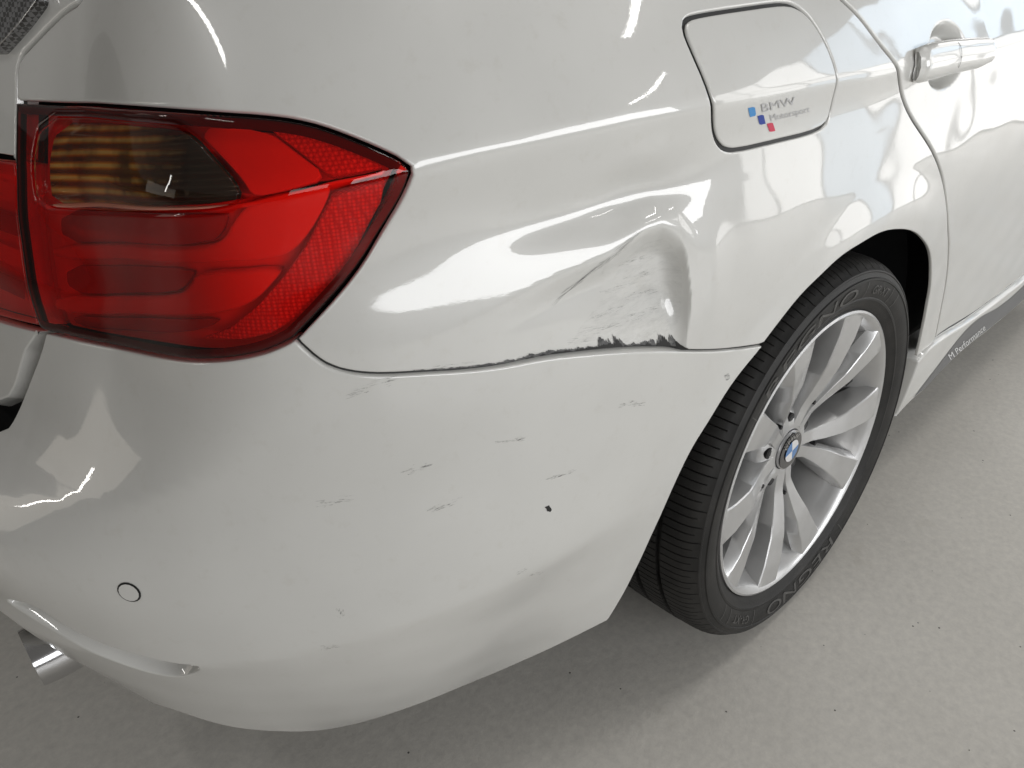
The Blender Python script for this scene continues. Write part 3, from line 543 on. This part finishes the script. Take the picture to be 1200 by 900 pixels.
# ---------------------------------------------------------------- tail lamp
lampP = np.concatenate([ltopS, lsideS, lbotS, linS])
lamp = panel('tail_lamp', lampP, M['lamp_back'], car, d=-.026, gap=.003, depth=.012, grid=.010)
amberP = chaikin(A('L_amber'), 1)
lens = panel('lens', lampP, M['lens_red'], lamp, holes=[amberP], d=.0015, gap=.0008, lip=.006, depth=.026, grid=.007)
panel('smoked_window', amberP, M['lens_smoke'], lamp, d=.0012, gap=0, lip=.001, depth=.002, grid=.007)
def ring_patch(name, P, width, m, parent, d):
    F, FN = make_F(None, d); P = resample(P, .004, True)
    if area2(P) < 0: P = P[::-1]
    n = pnormals(P); Q = P+n*width; k = len(P)
    return mesh_obj(name, np.concatenate([F(P+n*.003), F(Q)]), [(i, (i+1) % k, k+(i+1) % k, k+i) for i in range(k)], m, parent)
ring_patch('lens_border', lampP, .0095, M['lamp_rim'], lamp, -.0006)
def inner(name, key, m, d, depth=.010, smooth_n=1, lip=.0015):
    return panel(name, chaikin(A(key), smooth_n), m, lamp, d=d, gap=0, lip=lip, depth=depth, grid=.007)
inner('turn_signal', 'L_amber', M['amber'], -.012)
inner('centre_diffuser', 'L_smooth_red', M['lamp_smooth'], -.010)
inner('reflector', 'L_reflector_top', M['lamp_hex'], -.008, smooth_n=0)
inner('reflector', 'L_reflector_side', M['lamp_hex'], -.008, smooth_n=0)
inner('light_bar', 'L_bar1', M['lamp_bar'], -.012, lip=.004)
inner('light_bar', 'L_bar2', M['lamp_bar'], -.012, lip=.004)
for k in (1, 2, 3): inner('bar_recess', 'L_recess%d' % k, M['lamp_recess'], -.020, depth=.004)
inner('lens_rib', 'L_rib_line', M['lamp_bar'], -.004, depth=.003, smooth_n=0, lip=.001)
# ---------------------------------------------------------------- shell behind the panels
hole = lambda s, z: math.hypot(s, z-.325) < .455
surf_strip('inner_shell', -1.93, 1.6, .34, 1.07, 150, 40, -.048, M['dark'], car, hole)
def box(name, x0, x1, y0, y1, z0, z1, m, parent):
    V = [(x, y, z) for x in (x0, x1) for y in (y0, y1) for z in (z0, z1)]
    return mesh_obj(name, V, [(0, 1, 3, 2), (4, 6, 7, 5), (0, 4, 5, 1), (2, 3, 7, 6), (0, 2, 6, 4), (1, 5, 7, 3)], m, parent, smooth=False)
def frustum(name, lo, hi, z0, z1, m, cap=True):
    V = [(x, y, z0) for x, y in lo]+[(x, y, z1) for x, y in hi]; k = len(lo)
    Fc = [(i, (i+1) % k, k+(i+1) % k, k+i) for i in range(k)]+([tuple(range(k, 2*k))] if cap else [])
    return mesh_obj(name, V, Fc, m, car, smooth=False)
R1 = [(-.50, .30), (2.2, .11), (2.2, 1.69), (-.50, 1.50)]; R2 = [(.02, .36), (1.5, .33), (1.5, 1.47), (.02, 1.44)]
M['glass'] = mat('dark_cabin_glass', (.01, .011, .012), .05, spec=.5)
frustum('cabin_glass', R1, R2, 1.05, 1.36, M['glass'], False)
frustum('roof_panel', [(-.02, .35), (1.56, .32), (1.56, 1.48), (-.02, 1.45)], [(.12, .46), (1.40, .44), (1.40, 1.36), (.12, 1.34)], 1.355, 1.415, M['paint'])
box('rear_deck', -.70, 2.25, .34, 1.46, 1.03, 1.062, M['paint'], car)
box('body_light_block', -.72, 2.3, .46, 1.72, .17, 1.0, M['dark'], car)  # added unseen box, stops light leaking through the hollow body
box('rear_light_block', -.80, -.46, .24, 1.6, .20, .9, M['dark'], car)  # added unseen core box behind the wheel, blocks light
box('front_light_block', .46, 2.3, .12, .459, .19, .98, M['dark'], car)  # added unseen core box ahead of the wheel, blocks light
# wheel-arch liner
na = 48; V = []; Fc = []
for i in range(na+1):
    a = rad(-16)+rad(206)*i/na
    for y in (.075, .44): V.append((.447*math.cos(a), y, .325+.447*math.sin(a)))
for i in range(na): Fc.append((2*i, 2*i+1, 2*i+3, 2*i+2))
c = len(V); V.append((0, .44, .325)); Fc += [(2*i+1, c, 2*i+3) for i in range(na)]
mesh_obj('wheel_arch_liner', V, Fc, M['liner'], car)
# ---------------------------------------------------------------- marks in the paint
def strokes(name, P, m, parent, n, disp=None, d=.0004, wmax=.0011):
    P = np.array(P); c_ = P.mean(0); U = np.linalg.svd(P-c_)[2]; q = (P-c_)@U.T; L = np.ptp(q[:, 0]); W = np.ptp(q[:, 1]); V = []; Fc = []
    F = make_F(disp, d)[0]
    for k in range(n):
        x0 = rng.uniform(-.5, .35)*L; ln = rng.uniform(.06, .34)*L; y0 = rng.normal(0, .30)*W; w = rng.uniform(.2, 1)*wmax*.8; ns = 7; b0 = len(V)
        ctr = [(x0+ln*t, y0+rng.normal(0, .00012)+.02*L*(t-.5)*math.sin(k*2.3)) for t in np.linspace(0, 1, ns)]
        for i, (x, y) in enumerate(ctr):
            e = w*math.sin(math.pi*(i+.3)/(ns-.4))*rng.uniform(.5, 1.2)
            for sg_ in (-.5, .5): V.append(c_+np.array([x, y+sg_*e])@U)
        Fc += [(b0+2*i, b0+2*i+1, b0+2*i+3, b0+2*i+2) for i in range(ns-1)]
    return mesh_obj(name, F(np.array(V)), Fc, m, parent)
for k in ('scuff', 'chip', 'grime'):
    for P in D['bump_marks'][k]:
        if k == 'scuff': strokes('scuff_mark', P, M['scuff'], bumper_o, 26, None, .0004, .0013); continue
        if k == 'chip': P = np.array(P); P = P.mean(0)+(resample(P, .0008, True)-P.mean(0))*rng.uniform(.6, 1.15, (len(resample(P, .0008, True)), 1))
        patch({'scuff': 'scuff_mark', 'chip': 'paint_chip', 'grime': 'grime_spot'}[k], np.array(P), {'scuff': M['scuff'], 'chip': M['chip_black'], 'grime': M['scuff']}[k], bumper_o, d=.0004, grid=.006)
qp = [o for o in car.children if o.name.startswith('quarter_panel')][0]
def torn_edge(name, m, lo, hi, env_s, env_h, base, d, seed):
    """ragged paint loss climbing from the panel edge"""
    rg = np.random.default_rng(seed); st = np.arange(lo, hi, .0009); zb = np.interp(st, seam[:, 0], seam[:, 1])+base
    big = np.interp(st, np.arange(lo, hi+.004, .004), rg.uniform(0, 1, int((hi-lo)/.004)+2)); fin = rg.uniform(.45, 1, len(st))
    h = np.interp(st, env_s, env_h)*(.25+.75*big)*fin; h = np.where(big < .22, h*.15, h)
    lean = .35*h
    rows = [np.stack([st-lean*t, zb+h*t], 1) for t in (0, .35, .7, 1)]; k = len(st)
    V = make_F(dent, d)[0](np.concatenate(rows)); Fc = [(r_*k+i, r_*k+i+1, (r_+1)*k+i+1, (r_+1)*k+i) for r_ in range(3) for i in range(k-1) if max(h[i], h[i+1]) > .0005]
    return mesh_obj(name, V, Fc, m, qp)
SCR = mat('dark_scratch', (.13, .13, .13), .6); n_, l_, b_ = nodes(SCR); b_.inputs['Alpha'].default_value = .42
strokes('scratch', D['quarter_marks']['scuffs'][0], SCR, qp, 26, dent, .0007, .0011)
ES = [-.72, -.62, -.586, -.5486, -.52, -.508, -.488, -.478, -.455, -.445, -.425, -.408, -.402, -.39]
torn_edge('paint_chip', M['bare'], -.70, -.392, ES, [.0008, .0030, .0062, .0060, .007, .016, .018, .005, .006, .013, .020, .022, .006, 0], .0022, .0006, 4)
torn_edge('paint_chip', M['chip_black'], -.60, -.396, ES, [0, .0018, .0036, .0040, .0045, .011, .012, .002, .003, .008, .016, .018, .006, 0], .0018, .0009, 11)
for P in D['quarter_marks']['scuffs']: strokes('scuff_mark', P, M['scuff'], qp, 22, dent, .0006, .0007)
filmP = np.array([(-.56, .735), (-.50, .770), (-.455, .808), (-.425, .808), (-.404, .78), (-.402, .70), (-.45, .697), (-.50, .715)])
patch('scuffed_film', chaikin(filmP, 2), M['scuff_film'], qp, d=.0005, disp=dent, grid=.004, step=.004)
# ---------------------------------------------------------------- decals
fd = [o for o in car.children if o.name.startswith('fuel_door')][0]
for k, c in (('sq1', 'light_blue'), ('sq2', 'dark_blue'), ('sq3', 'red')): patch('decal_square', A(k), M['ink_'+c], fd, d=.0005, grid=.01)
text_on_body('decal_lettering', 'BMW', D['txt_bmw'], M['grey_ink'], fd, .0009)
text_on_body('decal_lettering', 'Motorsport', D['txt_ms'], M['grey_ink'], fd, .0009)
text_on_body('sill_lettering', 'M Performance', D['txt_perf'], M['vinyl_white'], sill_o, .0080)
# ---------------------------------------------------------------- door handle
def handle():
    ss = np.linspace(.056, .325, 40); V = []; n = 14
    top = np.interp(ss, [.05, .062, .10, .16, .24, .29, .315, .33], [.910, .919, .920, .917, .911, .906, .900, .890])
    bot = np.interp(ss, [.05, .062, .12, .18, .26, .30, .322, .33], [.887, .880, .877, .8765, .8725, .8755, .880, .890])
    for s, t, b in zip(ss, top, bot):
        e = np.interp(s, [.056, .064, .30, .325], [.35, 1, 1, .25])
        for j in range(n):
            a = 2*np.pi*j/n; cz = (t+b)/2+(t-b)/2*np.sign(np.sin(a))*abs(np.sin(a))**.8
            dd = .005+.011*e*np.sign(np.cos(a))*abs(np.cos(a))**.7
            V.append(make_F(None, dd)[0](np.array([[s, cz]]))[0])
    m = len(ss); Fc = [(i*n+j, i*n+(j+1) % n, (i+1)*n+(j+1) % n, (i+1)*n+j) for i in range(m-1) for j in range(n)]
    Fc += [tuple(range(n)), tuple(range((m-1)*n, m*n))[::-1]]
    h = mesh_obj('door_handle', V, Fc, M['paint'], door_o)
    zz = np.linspace(.879, .915, 16)
    V = []; 
    for z in zz:
        for s in (.1645, .1660): V.append(make_F(None, .0164-.008*abs((z-.897)/.02)**3)[0](np.array([[s, z]]))[0])
    mesh_obj('handle_joint', V, [(2*i, 2*i+1, 2*i+3, 2*i+2) for i in range(15)], M['rubber_gap'], door_o)
handle()
# ---------------------------------------------------------------- wheel
WC = Vector((0, .01, .322)); CAMB = -.02
def lathe(name, prof, n, m, parent, closed=False, fn=None, ang=None):
    V = []
    for i in range(n):
        a = 2*np.pi*i/n if ang is None else ang[i]
        for j, (r_, y) in enumerate(prof):
            if fn: r_, y = fn(i, j, r_, y)
            V.append((r_*math.cos(a), y, r_*math.sin(a)))
    k = len(prof); kk = k if closed else k-1
    Fc = [(i*k+j, i*k+(j+1) % k, ((i+1) % n)*k+(j+1) % k, ((i+1) % n)*k+j) for i in range(n) for j in range(kk)]
    return mesh_obj(name, V, Fc, m, parent)
def autosmooth(o, ang=35):
    me = o.data; me.update(); bm = bmesh.new(); bm.from_mesh(me)
    for e in bm.edges: e.smooth = not (len(e.link_faces) == 2 and e.calc_face_angle(0) > rad(ang))
    bmesh.ops.recalc_face_normals(bm, faces=bm.faces); bm.to_mesh(me); bm.free()
rim_prof = [(.232, .215), (.205, .20), (.201, .12), (.206, .07), (.212, .045), (.221, .030), (.2275, .018), (.232, .008), (.2385, .0012), (.2420, -.0008), (.2455, .0006), (.2462, .004), (.2450, .012), (.238, .018)]
wheel = lathe('wheel', rim_prof, 144, M['alloy'], car); autosmooth(wheel, 50)
# tyre
tp = [(.236, .016), (.2445, .0095), (.2475, .0030), (.251, .0005), (.256, -.0030), (.262, -.0058), (.2635, -.0074), (.2665, -.0078), (.268, -.0070), (.276, -.0100), (.286, -.0118), (.2945, -.0116), (.2955, -.0130), (.2985, -.0126), (.2995, -.0106), (.306, -.0078), (.3075, -.0085), (.3095, -.0074), (.312, -.0035)]
sh = [(.3155, .0005), (.3190, .0055), (.3220, .0120), (.3242, .0200), (.3255, .0300), (.3262, .0400)]
tr = [(.3266, .0455), (.3195, .0462), (.3195, .0535), (.3272, .0542), (.3280, .0700), (.3282, .0880), (.3205, .0888), (.3205, .0975), (.3284, .0983), (.3284, .1250), (.3205, .1258), (.3205, .1345), (.3282, .1352), (.3276, .1600), (.3195, .1610), (.3195, .1680), (.3260, .1690)]
bk = [(.3250, .1850), (.3220, .2010), (.3170, .2130), (.3050, .2240), (.285, .230), (.262, .228), (.247, .222), (.238, .214)]
prof = tp+sh+tr+bk; NP = 78; SUB = 7
TA = [2*np.pi*(p_+q_)/NP for p_ in range(NP) for q_ in (0, .045, .09, .30, .48, .525, .57)]
i_sh0, i_sh1 = len(tp)-1, len(tp)+len(sh); i_tr1 = i_sh1+len(tr)
def tread(i, j, r_, y):
    ph = i % SUB; pitch_i = i//SUB
    if i_sh0+(0 if ph == 1 else 2) <= j < i_sh1 and ph in (1, 5):
        dr = (.0036 if ph == 1 else .0022)*min(1, (j-i_sh0+1)/3); return r_-dr, y+(.0012 if j < i_sh0+3 else 0)
    if i_sh1 <= j < i_tr1 and r_ > .322 and ph in (1, 5): return r_-.0040, y
    return r_, y
tyre = lathe('tyre', prof, NP*SUB, M['rubber'], wheel, fn=tread, ang=TA)
# flatten the contact patch (camber included)
ct, st = math.cos(CAMB), math.sin(CAMB)
for v in tyre.data.vertices:
    zw = v.co.y*st+v.co.z*ct+WC.z
    if zw < 0.001: v.co.z += (0.001-zw)/ct
autosmooth(tyre, 28)
def rim_text(body, a0, a1, r0, r1, name='sidewall_lettering', y=-.0122):
    V, Fc = text2d(body); V = V-[V[:, 0].min(), 0]; w, h = V[:, 0].max(), V[:, 1].max(); out = []
    for x, yy in V:
        a = rad(a0+(a1-a0)*x/w); R_ = r0+(r1-r0)*yy/h
        yb = np.interp(R_, [q[0] for q in tp], [q[1] for q in tp]); out.append((R_*math.cos(a), yb-.0012, R_*math.sin(a)))
    return mesh_obj(name, out, Fc, M['rubber_letter'], wheel, smooth=False)
rim_text('REGNO', 133, 84, .2705, .2920); rim_text('GR-XT', 73, 60, .2745, .2880)
rim_text('REGNO', -62, -108, .2705, .2920); rim_text('GR-XT', -122, -135, .2745, .2880)
def ring_bars(angles, r0, r1, w):
    for a in angles:
        a = rad(a); t = Vector((-math.sin(a), 0, math.cos(a))); c_ = Vector((math.cos(a), 0, math.sin(a))); out = []
        for R_ in np.linspace(r0, r1, 8):
            yb = np.interp(R_, [q[0] for q in tp], [q[1] for q in tp])
            for s_ in (-1, 1): p = c_*R_+t*(w*s_); out.append((p.x, yb-.0009, p.z))
        mesh_obj('sidewall_bar', out, [(2*i, 2*i+1, 2*i+3, 2*i+2) for i in range(7)], M['rubber_letter'], wheel, smooth=False)
ring_bars([78, 57, 51, -118, -139, -145, 140, -56], .2690, .2940, .0008)
# spokes: five V pairs
def spoke(cen, sgn):
    """blade from hub to rim; cen: pair centre angle, sgn: which of the pair"""
    V = []; R_ = np.linspace(.040, .2395, 26); n = 10
    for r_ in R_:
        t = (r_-.040)/(.2395-.040)
        off = np.interp(r_, [.04, .07, .10, .16, .2395], [15, 12.0, 12.6, 15.6, 18.0])*sgn
        a = rad(cen+off)
        w = np.interp(r_, [.04, .075, .11, .17, .215, .2395], [.0115, .0108, .0145, .0215, .0275, .0320])
        yf = np.interp(r_, [.04, .075, .10, .15, .20, .2395], [.038, .035, .0265, .0115, .0040, .0022])
        dp = np.interp(r_, [.04, .10, .17, .21, .2395], [.034, .050, .048, .038, .022])
        tl = .0035*np.interp(r_, [.04, .1, .2, .2395], [.3, 1, .7, .15])          # the face is tilted like a turbine blade
        c_ = np.array([math.cos(a), math.sin(a)]); q = np.array([-math.sin(a), math.cos(a)])
        sec = [(-1, .0006, tl*.0), (-.93, -.0006, 0), (-.4, -.0002, tl*.25), (.35, .0, tl*.6), (.92, .0004, tl), (1, .0020, tl*1.05), (1.10, dp*.6, tl), (1.03, dp, tl), (-1.10, dp, 0), (-1.32, dp*.45, 0)]
        for uu_, dy, t2 in sec:
            k = uu_*w*(sgn)
            p = c_*r_+q*k; V.append((p[0], yf+dy+t2, p[1]))
    m = len(R_); Fc = [(i*n+j, i*n+(j+1) % n, (i+1)*n+(j+1) % n, (i+1)*n+j) for i in range(m-1) for j in range(n)]
    Fc += [tuple(range(n)), tuple(range((m-1)*n, m*n))]
    o = mesh_obj('spoke', V, Fc, M['alloy'], wheel); autosmooth(o, 32); return o
for k in range(5):
    for sgn in (-1, 1): spoke(54+72*k, sgn)
# hub with bolt pockets
hub_prof = [(.0, .048), (.034, .048), (.036, .040), (.041, .0385), (.052, .0405), (.066, .046), (.074, .054), (.078, .075), (.07, .11)]
hub = lathe('hub', hub_prof[1:], 90, M['alloy'], wheel); autosmooth(hub, 40)
def disc(name, cx, cz, r0, y0, depth, m, n=20, dome=0.0):
    V = [(cx, y0-dome, cz)]; 
    for i in range(n): a = 2*np.pi*i/n; V.append((cx+r0*math.cos(a), y0, cz+r0*math.sin(a)))
    for i in range(n): a = 2*np.pi*i/n; V.append((cx+r0*math.cos(a), y0+depth, cz+r0*math.sin(a)))
    Fc = [(0, 1+i, 1+(i+1) % n) for i in range(n)]+[(1+i, 1+n+i, 1+n+(i+1) % n, 1+(i+1) % n) for i in range(n)]
    o = mesh_obj(name, V, Fc, m, wheel); autosmooth(o, 40); return o
for k in range(5):
    a = rad(18+72*k)
    disc('bolt_pocket', .0575*math.cos(a), .0575*math.sin(a), .0098, .0418, .02, M['hole'])
    disc('wheel_bolt', .0575*math.cos(a), .0575*math.sin(a), .0062, .0412, .01, M['alloy_dark'], 6, .0)
    a = rad(54+72*k); disc('spoke_hole', .086*math.cos(a), .086*math.sin(a), .0036, .0305, .01, M['hole'])
# centre cap roundel
disc('centre_cap', 0, 0, .0345, .0350, .02, M['chrome'], 48, .0012)
disc('roundel_ring', 0, 0, .0325, .0335, .003, M['roundel_black'], 48, .0012)
for k in range(4):
    V = [(0, .0312, 0)]; n = 12
    for i in range(n+1): a = rad(12)+math.pi/2*k+math.pi/2*i/n; V.append((.0195*math.cos(a), .0316, .0195*math.sin(a)))
    mesh_obj('roundel_quarter', V, [(0, 1+i, 2+i) for i in range(n)], M['roundel_blue'] if k % 2 else M['roundel_white'], wheel, smooth=False)
V, Fc = text2d('BMW'); V = V-[V[:, 0].min(), 0]; w, h = V[:, 0].max(), V[:, 1].max()
out = []
for x, yy in V: a = rad(12+90+48-96*x/w); R_ = .0225+.0080*yy/h; out.append((R_*math.cos(a), .0314, R_*math.sin(a)))
mesh_obj('roundel_letters', out, Fc, M['chrome'], wheel, smooth=False)
# brake behind the spokes
lathe('brake_disc', [(.05, .105), (.150, .105), (.150, .127), (.05, .127)], 64, M['alloy_dark'], wheel)
lathe('spoke_gap_shade', [(.05, .086), (.178, .0865)], 48, M['dark'], wheel)  # dark disc added as painted shade between the spokes
lathe('barrel_shade', [(.03, .20), (.204, .198)], 48, M['dark'], wheel)  # dark disc that paints the shade deep inside the barrel
a = rad(12); mesh_obj('valve_stem', [(.2*math.cos(a)+dx, .045+dy, .2*math.sin(a)+dz) for dx in (-.008, .02) for dy in (-.004, .004) for dz in (-.004, .004)], [(0, 1, 3, 2), (4, 6, 7, 5), (0, 4, 5, 1), (2, 3, 7, 6), (0, 2, 6, 4), (1, 5, 7, 3)], M['rubber_gap'], wheel)
wheel.rotation_euler = (CAMB, 0, 0); wheel.location = WC

# ---------------------------------------------------------------- exhaust tip
def exhaust():
    n = 40; V = []; prof = [(.0385, -.02), (.041, .0), (.041, .18), (.037, .18), (.037, .01)]
    for i in range(n):
        a = 2*np.pi*i/n
        for rr_, t in prof: V.append((t, rr_*math.cos(a), rr_*math.sin(a)+0.0))
    k = len(prof); Fc = [(i*k+j, ((i+1) % n)*k+j, ((i+1) % n)*k+j+1, i*k+j+1) for i in range(n) for j in range(k-1)]
    o = mesh_obj('exhaust_tip', V, Fc, M['chrome'], car); return o
ex = exhaust()
adopt()
ex.location = (-1.005, .50, .295)
# ---------------------------------------------------------------- grit on the floor
V = []; Fc = []
for k in range(64):
    if k < 26: x, y = rng.normal(.35, .35), rng.normal(-.35, .25)
    else: x, y = rng.uniform(-1.2, 1.6), rng.uniform(-1.2, .05)
    q = rng.uniform(.0006, .0016)*(1 if k % 9 else 1.6); b0 = len(V)
    for j in range(5): a = 2*np.pi*j/5+rng.uniform(0, .6); V.append((x+q*rng.uniform(.6, 1.5)*math.cos(a), y+q*rng.uniform(.6, 1.3)*math.sin(a), .0003))
    V.append((x, y, q*.7)); Fc += [(b0+j, b0+(j+1) % 5, b0+5) for j in range(5)]
g = mesh_obj('grit', V, Fc, M['grit'], smooth=False); g['kind'] = 'stuff'; g['label'] = 'scattered dark grit on the grey concrete floor'
